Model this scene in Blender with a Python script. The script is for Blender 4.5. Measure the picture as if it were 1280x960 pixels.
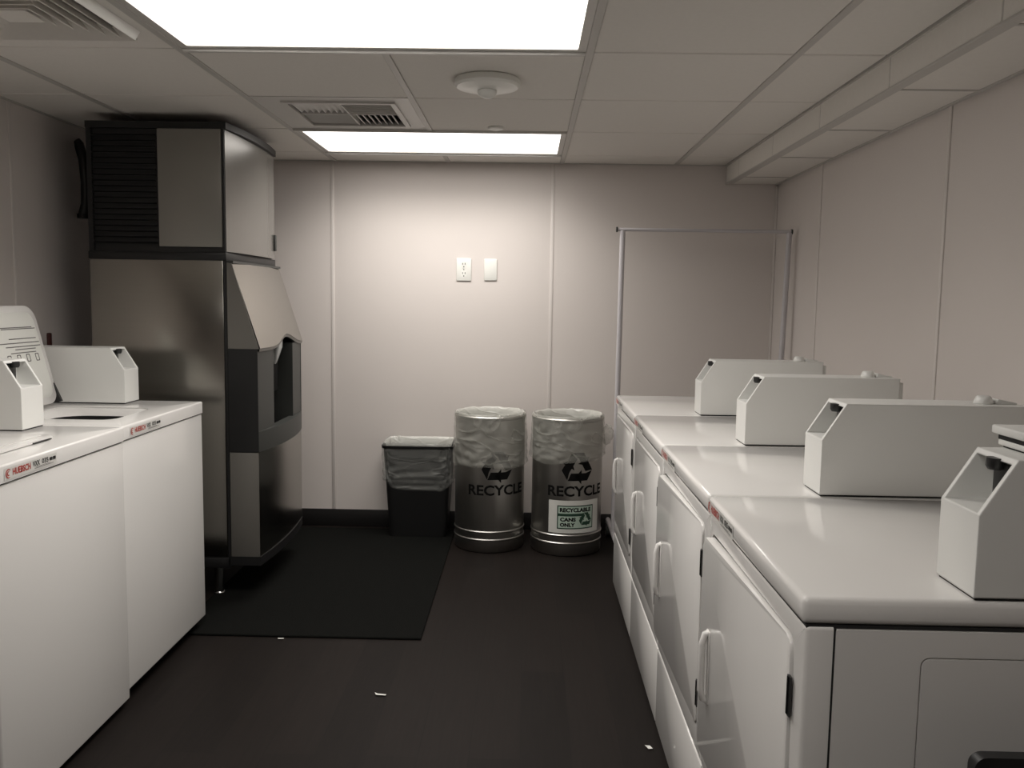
import bpy, bmesh, math, random
from mathutils import Vector, Matrix, noise
random.seed(7)
scene = bpy.context.scene
for o in list(bpy.data.objects): bpy.data.objects.remove(o)
C = scene.collection
PI = math.pi

# ------------------------------------------------------------------ camera
F_PX, PITCH, YAW, ROLL, CAM_H = 1082.24, .0982, .0166, .015, 1.3352
def ray(u, v):
    a, b = u-640, v-480
    c, s = math.cos(ROLL), math.sin(ROLL)
    x, y = c*a+s*b, -s*a+c*b
    d = (x/F_PX, 1.0, -y/F_PX)
    c, s = math.cos(PITCH), math.sin(PITCH)
    yy, zz = c*d[1]+s*d[2], -s*d[1]+c*d[2]
    c, s = math.cos(YAW), math.sin(YAW)
    return Vector((c*d[0]-s*yy, s*d[0]+c*yy, zz))
fw = ray(640, 480); rt = (ray(640+F_PX, 480)-fw).normalized(); up = -(ray(640, 480+F_PX)-fw).normalized()
fw.normalize()
cam = bpy.data.cameras.new('camera'); cam_o = bpy.data.objects.new('camera', cam); C.objects.link(cam_o)
M = Matrix((rt, up, -fw)).transposed().to_4x4(); M.translation = (0, 0, CAM_H)
cam_o.matrix_world = M
cam.sensor_width = 36; cam.lens = F_PX/1280*36; cam.clip_start = .02
scene.camera = cam_o

# ------------------------------------------------------------------ light and exposure
LAMP_STRENGTH = 3.5      # glow of the diffusers
LAMP_WATTS, LAMP_SPREAD = (4.5, 14.5, 12.5), math.radians(140)
w = bpy.data.worlds.new('world'); scene.world = w; w.use_nodes = True
w.node_tree.nodes['Background'].inputs[0].default_value = (.5, .5, .5, 1)
w.node_tree.nodes['Background'].inputs[1].default_value = .1
vs = scene.view_settings
vs.view_transform = 'Standard'; vs.look = 'None'; vs.gamma = 1; vs.use_curve_mapping = False
vs.exposure = 0.0
scene.display_settings.display_device = 'sRGB'

# ------------------------------------------------------------------ materials
def new_mat(name):
    m = bpy.data.materials.new(name); m.use_nodes = True
    return m, m.node_tree.nodes, m.node_tree.links, m.node_tree.nodes['Principled BSDF']
def mat(name, col, rough=.5, metal=0, coat=0, noise_amt=0, noise_scale=8, bump=0, bump_scale=200, stretch=None, emit=None, aniso=0, spec=None):
    m, n, l, b = new_mat(name)
    b.inputs['Base Color'].default_value = (*col, 1)
    b.inputs['Roughness'].default_value = rough
    b.inputs['Metallic'].default_value = metal
    if spec is not None: b.inputs['Specular IOR Level'].default_value = spec
    if coat: b.inputs['Coat Weight'].default_value = coat; b.inputs['Coat Roughness'].default_value = .08
    if aniso: b.inputs['Anisotropic'].default_value = aniso
    tc = n.new('ShaderNodeTexCoord'); mp = n.new('ShaderNodeMapping'); l.new(tc.outputs['Object'], mp.inputs[0])
    if stretch: mp.inputs['Scale'].default_value = stretch
    if noise_amt:
        t = n.new('ShaderNodeTexNoise'); t.inputs['Scale'].default_value = noise_scale; t.inputs['Detail'].default_value = 4
        l.new(mp.outputs[0], t.inputs[0])
        r = n.new('ShaderNodeMapRange'); r.inputs[3].default_value = 1-noise_amt; r.inputs[4].default_value = 1+noise_amt
        l.new(t.outputs[0], r.inputs[0])
        h = n.new('ShaderNodeVectorMath'); h.operation = 'SCALE'; h.inputs[0].default_value = col
        l.new(r.outputs[0], h.inputs['Scale']); l.new(h.outputs[0], b.inputs['Base Color'])
    if bump:
        t = n.new('ShaderNodeTexNoise'); t.inputs['Scale'].default_value = bump_scale; t.inputs['Detail'].default_value = 3
        l.new(mp.outputs[0], t.inputs[0])
        bp = n.new('ShaderNodeBump'); bp.inputs['Strength'].default_value = bump; bp.inputs['Distance'].default_value = .002
        l.new(t.outputs[0], bp.inputs['Height']); l.new(bp.outputs[0], b.inputs['Normal'])
    if emit:
        b.inputs['Emission Color'].default_value = (*emit[0], 1); b.inputs['Emission Strength'].default_value = emit[1]
    return m
MT = {}
MT['wall'] = mat('wall_vinyl', (.69, .64, .61), .55, noise_amt=.02, noise_scale=3, bump=.15, bump_scale=350)
MT['strip'] = mat('joint_strip', (.71, .665, .635), .4)
MT['tile'] = mat('ceiling_tile', (.80, .77, .725), .9, noise_amt=.03, noise_scale=60, bump=.3, bump_scale=400)
MT['grid'] = mat('grid_metal', (.54, .52, .49), .45)
MT['fixture'] = mat('fixture_metal', (.62, .60, .57), .4)
MT['lens'] = mat('light_diffuser', (.9, .9, .9), .5, emit=((1.0, .955, .90), LAMP_STRENGTH))
MT['enamel'] = mat('white_enamel', (.755, .74, .72), .11, spec=.42, coat=0, bump=.012, bump_scale=25)
MT['enamel_box'] = mat('white_powder_coat', (.76, .76, .735), .38, bump=.05, bump_scale=500)
def add_bevel_node(m, rad):
    n, l = m.node_tree.nodes, m.node_tree.links
    bv = n.new('ShaderNodeBevel'); bv.inputs['Radius'].default_value = rad; bv.samples = 6
    bp = [x for x in n if x.type == 'BUMP']
    l.new(bv.outputs[0], bp[0].inputs['Normal'] if bp else n['Principled BSDF'].inputs['Normal'])
add_bevel_node(MT['enamel_box'], .004)
MT['gap'] = mat('shadow_gap_black', (.012, .012, .012), .8)
MT['black'] = mat('black_plastic', (.008, .008, .0085), .45, bump=.05, bump_scale=300)
MT['dark'] = mat('dark_metal', (.05, .05, .05), .35, metal=.6)
MT['steel'] = mat('brushed_steel', (.38, .365, .335), .17, metal=1, aniso=.3, noise_amt=.05, noise_scale=5, bump=.04, bump_scale=60, stretch=(1, 1, 40))
MT['can_steel'] = mat('can_steel', (.46, .45, .425), .34, metal=1, aniso=.6, noise_amt=.05, noise_scale=6, bump=.03, bump_scale=60, stretch=(30, 30, 1))
MT['satin'] = mat('satin_grey_panel', (.165, .157, .142), .36, metal=.25, noise_amt=.03)
MT['grey_plastic'] = mat('grey_plastic', (.036, .038, .035), .45)
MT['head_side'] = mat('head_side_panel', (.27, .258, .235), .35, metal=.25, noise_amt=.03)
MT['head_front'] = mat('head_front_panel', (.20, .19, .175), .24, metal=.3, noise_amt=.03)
MT['chrome'] = mat('chrome', (.6, .6, .6), .18, metal=1)
MT['baseboard'] = mat('black_vinyl_base', (.013, .012, .012), .45)
MT['mat'] = mat('rubber_mat', (.0062, .0064, .0058), .95, noise_amt=.5, noise_scale=300, bump=.8, bump_scale=250, spec=.06)
MT['paper'] = mat('white_paper', (.72, .72, .68), .7)
MT['green'] = mat('dark_green_print', (.012, .05, .028), .6)
MT['mint'] = mat('pale_green_print', (.5, .62, .53), .6)
MT['ink'] = mat('black_ink', (.005, .005, .005), .7, spec=.15)
MT['red'] = mat('red_ink', (.45, .06, .045), .5)
MT['redhandle'] = mat('dark_red_rubber', (.05, .012, .01), .5)
MT['plate'] = mat('cover_plate_plastic', (.80, .80, .76), .3)
MT['rack'] = mat('rack_white_tube', (.55, .53, .55), .35)
MT['clear'] = mat('clear_plastic', (.55, .56, .55), .15)
MT['tub'] = mat('tub_shaded', (.03, .03, .03), .5)  # near-black colour stands in for shade deep in the well
MT['print'] = mat('grey_print', (.12, .11, .11), .6)

def floor_mat():
    m, n, l, b = new_mat('dark_wood_vinyl')
    tc = n.new('ShaderNodeTexCoord')
    mp = n.new('ShaderNodeMapping'); mp.inputs['Rotation'].default_value = (0, 0, PI/2); l.new(tc.outputs['Object'], mp.inputs[0])
    br = n.new('ShaderNodeTexBrick'); br.inputs['Scale'].default_value = 1
    br.inputs['Brick Width'].default_value = 1.2; br.inputs['Row Height'].default_value = .15; br.inputs['Mortar Size'].default_value = .0012
    br.inputs['Color1'].default_value = (.009, .0070, .0062, 1); br.inputs['Color2'].default_value = (.0125, .0095, .0083, 1); br.inputs['Mortar'].default_value = (.0075, .006, .0055, 1)
    l.new(mp.outputs[0], br.inputs[0])
    mp2 = n.new('ShaderNodeMapping'); mp2.inputs['Scale'].default_value = (30, 1.5, 1); l.new(tc.outputs['Object'], mp2.inputs[0])
    g = n.new('ShaderNodeTexNoise'); g.inputs['Scale'].default_value = 3; g.inputs['Detail'].default_value = 6; l.new(mp2.outputs[0], g.inputs[0])
    r = n.new('ShaderNodeMapRange'); r.inputs[3].default_value = .7; r.inputs[4].default_value = 1.3; l.new(g.outputs[0], r.inputs[0])
    s = n.new('ShaderNodeVectorMath'); s.operation = 'SCALE'; l.new(br.outputs[0], s.inputs[0]); l.new(r.outputs[0], s.inputs['Scale'])
    l.new(s.outputs[0], b.inputs['Base Color']); b.inputs['Roughness'].default_value = .55; b.inputs['Specular IOR Level'].default_value = .10
    bp = n.new('ShaderNodeBump'); bp.inputs['Strength'].default_value = .15; bp.inputs['Distance'].default_value = .001
    l.new(g.outputs[0], bp.inputs['Height']); l.new(bp.outputs[0], b.inputs['Normal'])
    return m
MT['floor'] = floor_mat()
def bag_mat(name, opac, col):
    m, n, l, b = new_mat(name)
    b.inputs['Base Color'].default_value = (*col, 1); b.inputs['Roughness'].default_value = .22
    tr = n.new('ShaderNodeBsdfTransparent'); mx = n.new('ShaderNodeMixShader')
    tc = n.new('ShaderNodeTexCoord'); mp = n.new('ShaderNodeMapping'); mp.inputs['Scale'].default_value = (1, 1, 2.2); mp.inputs['Rotation'].default_value = (.25, -.3, 0); l.new(tc.outputs['Object'], mp.inputs[0])
    t = n.new('ShaderNodeTexNoise'); t.inputs['Scale'].default_value = 4.5; t.inputs['Detail'].default_value = 1; t.inputs['Distortion'].default_value = .8; l.new(mp.outputs[0], t.inputs[0])
    # thin crease lines where the noise crosses its middle value
    d = n.new('ShaderNodeMath'); d.operation = 'SUBTRACT'; d.inputs[1].default_value = .5; l.new(t.outputs[0], d.inputs[0])
    ab = n.new('ShaderNodeMath'); ab.operation = 'ABSOLUTE'; l.new(d.outputs[0], ab.inputs[0])
    r = n.new('ShaderNodeMapRange'); r.inputs[1].default_value = 0; r.inputs[2].default_value = .035; r.inputs[3].default_value = opac+.08; r.inputs[4].default_value = opac; l.new(ab.outputs[0], r.inputs[0])
    r2 = n.new('ShaderNodeMapRange'); r2.inputs[1].default_value = 0; r2.inputs[2].default_value = .05; r2.inputs[3].default_value = 1; r2.inputs[4].default_value = 0; l.new(ab.outputs[0], r2.inputs[0])
    bp = n.new('ShaderNodeBump'); bp.inputs['Strength'].default_value = .4; bp.inputs['Distance'].default_value = .005; l.new(r2.outputs[0], bp.inputs['Height']); l.new(bp.outputs[0], b.inputs['Normal'])
    l.new(r.outputs[0], mx.inputs[0]); l.new(tr.outputs[0], mx.inputs[1]); l.new(b.outputs[0], mx.inputs[2])
    l.new(mx.outputs[0], n['Material Output'].inputs[0])
    return m
MT['bag'] = bag_mat('clear_bag_film', .33, (.60, .60, .55))
MT['bag2'] = bag_mat('thin_bag_film', .20, (.55, .56, .53))
MT['bag_in'] = bag_mat('folded_bag_film_lit', .58, (.72, .72, .67))  # denser for its folds; paler colour carries the lit bag interior

# ------------------------------------------------------------------ helpers
def finish(name, bm, m, parent=None, loc=None, smooth=False, flat_angle=None):
    bmesh.ops.recalc_face_normals(bm, faces=bm.faces)
    me = bpy.data.meshes.new(name); bm.to_mesh(me); bm.free()
    me.materials.append(MT[m] if isinstance(m, str) else m)
    if smooth:
        for p in me.polygons: p.use_smooth = True
        me.set_sharp_from_angle(angle=math.radians(flat_angle or 40))
    o = bpy.data.objects.new(name, me); C.objects.link(o)
    if loc is not None: o.location = loc
    if parent is not None: o.parent = parent
    return o
def tag(o, label=None, cat=None, group=None, kind=None):
    if label: o['label'] = label
    if cat: o['category'] = cat
    if group: o['group'] = group
    if kind: o['kind'] = kind
    return o
def thing(name, loc, label, cat, group=None, rz=0):
    o = bpy.data.objects.new(name, None); C.objects.link(o); o.location = loc; o.rotation_euler.z = rz
    o.empty_display_size = .1
    return tag(o, label, cat, group)
def structure(name, loc=(0, 0, 0)):
    o = bpy.data.objects.new(name, None); C.objects.link(o); o.location = loc; o['kind'] = 'structure'
    return o
def add_box(bm, x0, x1, y0, y1, z0, z1, bev=0, seg=2):
    vs_ = [bm.verts.new((x, y, z)) for x in (x0, x1) for y in (y0, y1) for z in (z0, z1)]
    idx = [(0, 1, 3, 2), (4, 6, 7, 5), (0, 4, 5, 1), (2, 3, 7, 6), (0, 2, 6, 4), (1, 5, 7, 3)]
    fs = [bm.faces.new([vs_[i] for i in f]) for f in idx]
    if bev:
        es = list({e for f in fs for e in f.edges})
        bmesh.ops.bevel(bm, geom=es, offset=bev, segments=seg, profile=.5, affect='EDGES')
    return fs
def box(name, x0, x1, y0, y1, z0, z1, m, parent=None, bev=0, seg=2, o=(0, 0, 0)):
    bm = bmesh.new(); add_box(bm, x0-o[0], x1-o[0], y0-o[1], y1-o[1], z0-o[2], z1-o[2], bev, seg)
    return finish(name, bm, m, parent, smooth=bool(bev))
def loft(bm, loops, cap0=True, cap1=True, closed=True):
    L = [[bm.verts.new(p) for p in lp] for lp in loops]
    n = len(L[0])
    for a, b in zip(L, L[1:]):
        for i in range(n if closed else n-1):
            j = (i+1) % n
            bm.faces.new((a[i], a[j], b[j], b[i]))
    if cap0: bm.faces.new(L[0][::-1])
    if cap1: bm.faces.new(L[-1])
    return L
def rrect(w, h, r, n=4, cx=0, cy=0):
    pts = []
    for k, (sx, sy) in enumerate(((1, 1), (-1, 1), (-1, -1), (1, -1))):
        for i in range(n+1):
            a = PI/2*k + PI/2*i/n
            pts.append((cx+sx*(w/2-r)+r*math.cos(a), cy+sy*(h/2-r)+r*math.sin(a)))
    return pts
def ring(bm, outer, inner, lo, hi, put):
    """plate with a hole: two matching outlines, between depths lo and hi; put maps (u, v, d) to a point"""
    A = [[bm.verts.new(put(u, v, d)) for (u, v) in lp] for lp, d in ((outer, hi), (inner, hi), (inner, lo), (outer, lo))]
    n = len(outer)
    for k in range(4):
        a, b = A[k], A[(k+1) % 4]
        for i in range(n):
            j = (i+1) % n
            bm.faces.new((a[i], a[j], b[j], b[i]))
def lathe(bm, prof, n=32, cx=0, cy=0, ang0=0, ang1=2*PI):
    full = abs(ang1-ang0-2*PI) < 1e-6
    loops = []
    for r, z in prof:
        loops.append([(cx+r*math.cos(ang0+(ang1-ang0)*i/n), cy+r*math.sin(ang0+(ang1-ang0)*i/n), z) for i in range(n if full else n+1)])
    loft(bm, loops, prof[0][0] > 1e-4, prof[-1][0] > 1e-4, full)
    bmesh.ops.remove_doubles(bm, verts=bm.verts, dist=1e-5)
def tube(bm, pts, r, n=8):
    pts = [Vector(p) for p in pts]; loops = []
    for i, p in enumerate(pts):
        d = (pts[min(i+1, len(pts)-1)]-pts[max(i-1, 0)]).normalized()
        a = d.orthogonal().normalized() if i == 0 else (a - d*a.dot(d)).normalized()
        b = d.cross(a)
        loops.append([p+r*(math.cos(2*PI*k/n)*a+math.sin(2*PI*k/n)*b) for k in range(n)])
    loft(bm, loops)
def cyl(name, p0, p1, r, m, parent=None, n=16):
    bm = bmesh.new(); tube(bm, [p0, p1], r, n); return finish(name, bm, m, parent, smooth=True)
def prism(bm, poly, a, b, put, bev=0):
    """extrude a 2-D outline between depths a and b"""
    loft(bm, [[put(u, v, a) for u, v in poly], [put(u, v, b) for u, v in poly]])
    if bev: bmesh.ops.bevel(bm, geom=list(bm.edges), offset=bev, segments=2, profile=.5, affect='EDGES')
def text_bm(s, size, bold=0.0, align='LEFT', spacing=1.0):
    cu = bpy.data.curves.new('lettering', 'FONT'); cu.body = s; cu.size = size; cu.offset = bold; cu.align_x = align; cu.space_character = spacing
    cu.resolution_u = 3
    o = bpy.data.objects.new('lettering', cu); C.objects.link(o); bpy.context.view_layer.update()
    me = bpy.data.meshes.new_from_object(o.evaluated_get(bpy.context.evaluated_depsgraph_get()))
    bpy.data.objects.remove(o); bpy.data.curves.remove(cu)
    bm = bmesh.new(); bm.from_mesh(me); bpy.data.meshes.remove(me)
    return bm
def fit_text(bm, u0, v0, wid, hgt):
    xs = [v.co.x for v in bm.verts]; ys = [v.co.y for v in bm.verts]
    a, b, c, d = min(xs), max(xs), min(ys), max(ys)
    for v in bm.verts:
        v.co = Vector((u0+(v.co.x-a)/(b-a)*wid, v0+(v.co.y-c)/(d-c)*hgt, 0))
    return bm
def slice_u(bm, step):
    xs = [v.co.x for v in bm.verts]; u = min(xs)+step
    while u < max(xs)-1e-4:
        bmesh.ops.bisect_plane(bm, geom=list(bm.verts)+list(bm.edges)+list(bm.faces), plane_co=(u, 0, 0), plane_no=(1, 0, 0), dist=1e-6)
        u += step
def arrow_polys(scale, wd=.42):
    """three chasing arrows, flat outlines around the origin"""
    out = []
    for k in range(3):
        rot = -2*PI/3*k
        apex = Vector((0, 1.0)); left = Vector((-math.sin(PI/3), -.5)); right = Vector((math.sin(PI/3), -.5))
        dl = (left-apex).normalized(); dr = (right-apex).normalized(); h = wd/2
        # strip up the left side, over the cut corner, down the right side with a head
        S = apex+dl*1.02; c1 = apex+dl*.30; c2 = apex+dr*.30; E = apex+dr*.66; T = apex+dr*1.02
        nl = Vector((-dl.y, dl.x)); nr = Vector((-dr.y, dr.x))
        outl = -1 if (nl.dot(apex) < 0) else 1; outr = -1 if (nr.dot(apex) < 0) else 1
        nl = nl*outl; nr = nr*outr
        inner = apex*(1-wd*1.0)
        polys = [
            [S+nl*h, c1+nl*h+Vector((0, .0)), c1+nl*h, inner+dl*.12, S-nl*h],
            [c1+nl*h+Vector((.03, .0)), c2+nr*h, E+nr*h, E+nr*h*1.9, T, E-nr*h*1.9, E-nr*h, inner+dr*.04],
        ]
        polys[0] = [S+nl*h, c1+nl*h, inner+dl*.12, S-nl*h]
        for P in polys:
            out.append([(scale*(p.x*math.cos(rot)-p.y*math.sin(rot)), scale*(p.x*math.sin(rot)+p.y*math.cos(rot))) for p in P])
    return out
def flat_bm(polys):
    bm = bmesh.new()
    for P in polys: bm.faces.new([bm.verts.new((u, v, 0)) for u, v in P])
    return bm

# ------------------------------------------------------------------ room dimensions
XL, XR, YN, YB, ZC = -2.08, 1.385, -1.3, 4.94, 2.091
T, X0, Y0 = .6353, .1785, 2.7493
XS, ZS = 1.0956, 1.991
TH = .1
# floor
box('floor', XL-TH, XR+TH, YN-TH, YB+TH, -.06, 0, 'floor')['kind'] = 'structure'
# walls: carcass plus panels with joint strips between them
def wall(name, axis, pos, sgn, cuts, lo, hi):
    root = structure(name)
    def put(a0, a1, z0, z1, d0, d1, nm, m, bev=0):
        p0, p1 = sorted((pos+sgn*d0, pos+sgn*d1))
        return box(nm, *( (a0, a1, p0, p1) if axis == 'y' else (p0, p1, a0, a1) ), z0, z1, m, root, bev)
    put(lo-TH*.98, hi+TH*.98, -.05, ZC+.05, -TH, -.004, 'wall_core', 'wall')
    e = [lo]+cuts+[hi]
    for a, b in zip(e, e[1:]): put(a+.002 if a != lo else a, b-.002 if b != hi else b, 0, ZC, -.004, 0, 'wall_panel', 'wall')
    for c in cuts: put(c-.009, c+.009, .1, ZC-.003, -.001, .0045, 'joint_strip', 'strip', .002)
    return root
wall('wall_back', 'y', YB, -1, [-1.109, .131], XL, XR)
wall('wall_right', 'x', XR, -1, [-.79, .455, 1.70, 2.95, 4.20], YN, YB)
wall('wall_left', 'x', XL, 1, [-.17, 1.06, 2.29, 3.50, 4.73], YN, YB)
wall('wall_front', 'y', YN, 1, [-1.109, .131], XL, XR)
box('trim_1', XR-.012, XR, YB-.012, YB, .1, ZS-.01, 'strip', None, .003)['kind'] = 'structure'
for nm, a in (('baseboard_back', (XL, XR, YB-.008, YB-.0005)), ('baseboard_left', (XL+.0005, XL+.008, YN, YB-.008)), ('baseboard_right', (XR-.008, XR-.0005, YN, YB-.008))):
    box(nm, *a, 0, .1, 'baseboard', None, .003)['kind'] = 'structure'

# ------------------------------------------------------------------ ceiling
ceil = structure('ceiling')
box('ceiling_deck', XL-TH, XR+TH, YN-TH, YB+TH, ZC+.07, ZC+.12, 'gap', ceil)
cols = [XL, X0-3*T, X0-2*T, X0-T, X0, X0+T, XS]
rows = [Y0+k*T for k in range(-7, 4)]; rows = [r for r in rows if r > YN+.05]; rows = [YN]+rows+[YB]
def near(a, b): return abs(a-b) < .02
LIGHT_ROWS = [Y0-4*T, Y0-T, Y0+2*T]
tile_cache = {}
def tile(x0, x1, y0, y1, z, name='ceiling_tile', parent=ceil):
    key = (round(x1-x0, 3), round(y1-y0, 3))
    if key not in tile_cache:
        bm = bmesh.new(); add_box(bm, 0, x1-x0, 0, y1-y0, 0, .015, .003, 1)
        o = finish(name, bm, 'tile', parent); tile_cache[key] = o.data
    else:
        o = bpy.data.objects.new(name, tile_cache[key]); C.objects.link(o); o.parent = parent
    o.location = (x0, y0, z); return o
for i in range(len(cols)-1):
    for j in range(len(rows)-1):
        x0, x1, y0, y1 = cols[i], cols[i+1], rows[j], rows[j+1]
        if any(near(y0, r) for r in LIGHT_ROWS) and i in (2, 3): continue
        if i == 2 and near(y0, Y0+T): continue      # louvred register
        if i == 1 and near(y0, Y0-T): continue      # square diffuser
        a = .011; b = .005
        tile(x0+(a if i else .002), x1-a, y0+b, y1-b, ZC)
for k, x in enumerate(cols[1:-1]):
    spans = [(YN, YB)]
    if k == 2:          # this runner stops at the light panels
        e = [YN]+[v for r in LIGHT_ROWS for v in (r-.009, r+T+.009)]+[YB]
        spans = [(e[i], e[i+1]) for i in range(0, len(e), 2)]
    for a, b in spans:
        if b > a: box('grid_runner', x-.012, x+.012, a, b, ZC-.004, ZC+.03, 'grid', ceil, .0015, 1)
for y in rows[1:-1]:
    for i in range(len(cols)-1):
        if i in (2, 3) and any(near(y, r+T) or near(y, r) for r in LIGHT_ROWS):
            if i == 2: box('cross_tee', cols[2]+.013, cols[4]-.013, y-.008, y+.008, ZC-.011, ZC+.025, 'fixture', ceil, .0015, 1)
            continue
        box('cross_tee', cols[i]+.013, cols[i+1]-.013, y-.0046, y+.0046, ZC+.010, ZC+.025, 'grid', ceil)
box('wall_angle', XL+.001, XS, YB-.016, YB-.001, ZC-.004, ZC+.002, 'grid', ceil)
box('wall_angle', XL+.001, XL+.016, YN, YB-.016, ZC-.004, ZC+.002, 'grid', ceil)
# dropped soffit along the right wall
for j in range(len(rows)-1):
    y0, y1 = rows[j]+.003, rows[j+1]-.003
    box('soffit_face_panel', XS, XS+.012, y0, y1, ZS+.004, ZC+.01, 'tile', ceil, .002, 1)
    box('soffit_tile', XS+.034, XR-.017, y0, y1, ZS, ZS+.013, 'tile', ceil, .002, 1)
    if j:
        box('soffit_tee', XS+.001, XS+.006, rows[j]-.003, rows[j]+.003, ZS+.004, ZC, 'grid', ceil)
        box('soffit_tee', XS+.034, XR-.002, rows[j]-.006, rows[j]+.006, ZS-.003, ZS+.01, 'grid', ceil)
box('soffit_edge', XS-.003, XS+.034, YN, YB-.001, ZS-.004, ZS+.004, 'grid', ceil, .0015, 1)
box('soffit_edge', XR-.018, XR-.001, YN, YB-.001, ZS-.004, ZS+.002, 'grid', ceil, .001, 1)
box('soffit_deck', XS+.012, XR-.001, YN, YB, ZS+.016, ZS+.03, 'gap', ceil)
box('soffit_joint', XS-.008, XS, YN, YB, ZC-.006, ZC+.004, 'grid', ceil)

# ------------------------------------------------------------------ lamps
lab = ['added ceiling light panel above the camera, out of view',  # first panel is unseen, added to brighten the near dryer side
       'large glowing ceiling light panel cut by the top edge of the picture',
       'smaller looking glowing ceiling light panel nearest the back wall']
def ceiling_light(y0, label, watts):
    x0, x1, y1 = cols[2], cols[4], y0+T
    t = thing('ceiling_light', ((x0+x1)/2, (y0+y1)/2, ZC), label, 'light', 'ceiling light panels')
    bm = bmesh.new()
    W, H = x1-x0-.026, T-.02
    ring(bm, rrect(W, H, .004), rrect(W-.05, H-.05, .004), -.002, .03, lambda u, v, d: (u, v, d))
    finish('frame', bm, 'fixture', t)
    bm = bmesh.new(); add_box(bm, -(W-.052)/2, (W-.052)/2, -(H-.052)/2, (H-.052)/2, .004, .012); finish('diffuser', bm, 'lens', t)
    bm = bmesh.new(); add_box(bm, -W/2, W/2, -H/2, H/2, .031, .06); finish('housing', bm, 'fixture', t)
    la = bpy.data.lights.new('lamp', 'AREA'); la.shape = 'RECTANGLE'; la.size = W-.056; la.size_y = H-.056
    la.energy = watts; la.spread = LAMP_SPREAD; la.color = (1.0, .955, .90)
    lo = bpy.data.objects.new('lamp', la); C.objects.link(lo); lo.parent = t; lo.location = (0, 0, .002)
for y, l, p_ in zip(LIGHT_ROWS, lab, LAMP_WATTS): ceiling_light(y, l, p_)

# louvred register in a metal lay-in panel
gx0, gx1, gy0, gy1 = cols[2]+.013, cols[3]-.013, Y0+T+.004, Y0+2*T-.01
t = thing('air_register', ((gx0+gx1)/2, (gy0+gy1)/2, ZC), 'white air register with angled fins in four quarters in front of the far light', 'vent')
ox, oy = (gx0+gx1)/2, (gy0+gy1)/2
W, H = gx1-gx0, gy1-gy0
cxr, cyr, rw, rh = .02, -.01, .42, .44
bm = bmesh.new(); ring(bm, rrect(W, H, .003), rrect(rw, rh, .003, 4, cxr-.0, cyr), 0, .012, lambda u, v, d: (u, v, d)); finish('panel', bm, 'fixture', t)
bm = bmesh.new(); ring(bm, rrect(rw+.03, rh+.03, .004, 4, cxr, cyr), rrect(rw-.012, rh-.012, .004, 4, cxr, cyr), -.008, .0, lambda u, v, d: (u, v, d)); finish('rim', bm, 'fixture', t)
box('backing', cxr-rw/2, cxr+rw/2, cyr-rh/2, cyr+rh/2, .03, .04, 'dark', t)
for qx in (0, 1):
    for qy in (0, 1):
        ax, ay = cxr+(qx-1)*rw/2+.006, cyr+(qy-1)*rh/2+.006
        along_y = (qx == 0 and qy == 0) or (qx == 1 and qy == 1)
        n = 8
        for k in range(n):
            s = (k+.5)/n
            bm = bmesh.new()
            if along_y:
                add_box(bm, -.002, .002, 0, rh/2-.012, -.012, .012)
                o = finish('fin', bm, 'fixture', t, (ax+s*(rw/2-.012), ay, .012)); o.rotation_euler.y = .7 if qx == 0 else -.5
            else:
                add_box(bm, 0, rw/2-.012, -.002, .002, -.012, .012)
                o = finish('fin', bm, 'fixture', t, (ax, ay+s*(rh/2-.012), .012)); o.rotation_euler.x = -.6 if qy == 0 else .6
box('divider', cxr-.003, cxr+.003, cyr-rh/2, cyr+rh/2, -.002, .028, 'fixture', t)
box('divider', cxr-rw/2, cxr+rw/2, cyr-.003, cyr+.003, -.002, .028, 'fixture', t)

# square four-way diffuser
gx0, gx1, gy0, gy1 = cols[1]+.013, cols[2]-.013, Y0-T+.004, Y0-.004
ox, oy = (gx0+gx1)/2, (gy0+gy1)/2
t = thing('air_diffuser', (ox, oy, ZC), 'square air diffuser with nested louvres at the upper left', 'vent')
W, H = gx1-gx0, gy1-gy0
bm = bmesh.new(); ring(bm, rrect(W, H, .003), rrect(.46, .46, .003), 0, .012, lambda u, v, d: (u, v, d)); finish('panel', bm, 'tile', t)
box('backing', -.24, .24, -.24, .24, .05, .06, 'dark', t)
for k in range(6):
    s = .455-.062*k
    bm = bmesh.new()
    L = [[(x, y, z) for x, y in rrect(a, a, .003)] for a, z in ((s, -.004-.001*k), (s-.05, .028), (s-.054, .028), (s-.004, -.006-.001*k))]
    L.append(L[0]); loft(bm, L, False, False); bmesh.ops.remove_doubles(bm, verts=bm.verts, dist=1e-6)
    finish('louvre', bm, 'tile', t)
box('centre_plate', -.05, .05, -.05, .05, -.008, -.004, 'tile', t, .002)
bm = bmesh.new(); add_box(bm, -.0015, .0015, -.31, .15, -.026, .002); o = finish('deflector_strip', bm, 'plate', t, (W/2-.035, 0, -.002)); o.rotation_euler.y = .55

# ceiling sensor and sprinkler cover
bm = bmesh.new()
t = thing('occupancy_sensor', (-.152, 3.085, ZC), 'round white ceiling sensor with a domed nub', 'sensor')
lathe(bm, [(.108, 0), (.114, -.006), (.114, -.022), (.106, -.03), (.075, -.036), (.05, -.04)], 40); finish('housing', bm, 'plate', t, smooth=True, flat_angle=30)
bm = bmesh.new(); lathe(bm, [(.034, -.036), (.034, -.046), (.028, -.056), (.016, -.064), (0, -.067)], 24); finish('lens_dome', bm, 'plate', t, smooth=True)
bm = bmesh.new()
t = thing('sprinkler_cover', (-.155, 3.93, ZC), 'small white sprinkler cap beside the far light panel', 'sprinkler')
lathe(bm, [(.034, 0), (.036, -.004), (.033, -.010), (.02, -.013), (0, -.014)], 24); finish('cap', bm, 'plate', t, smooth=True)

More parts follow.
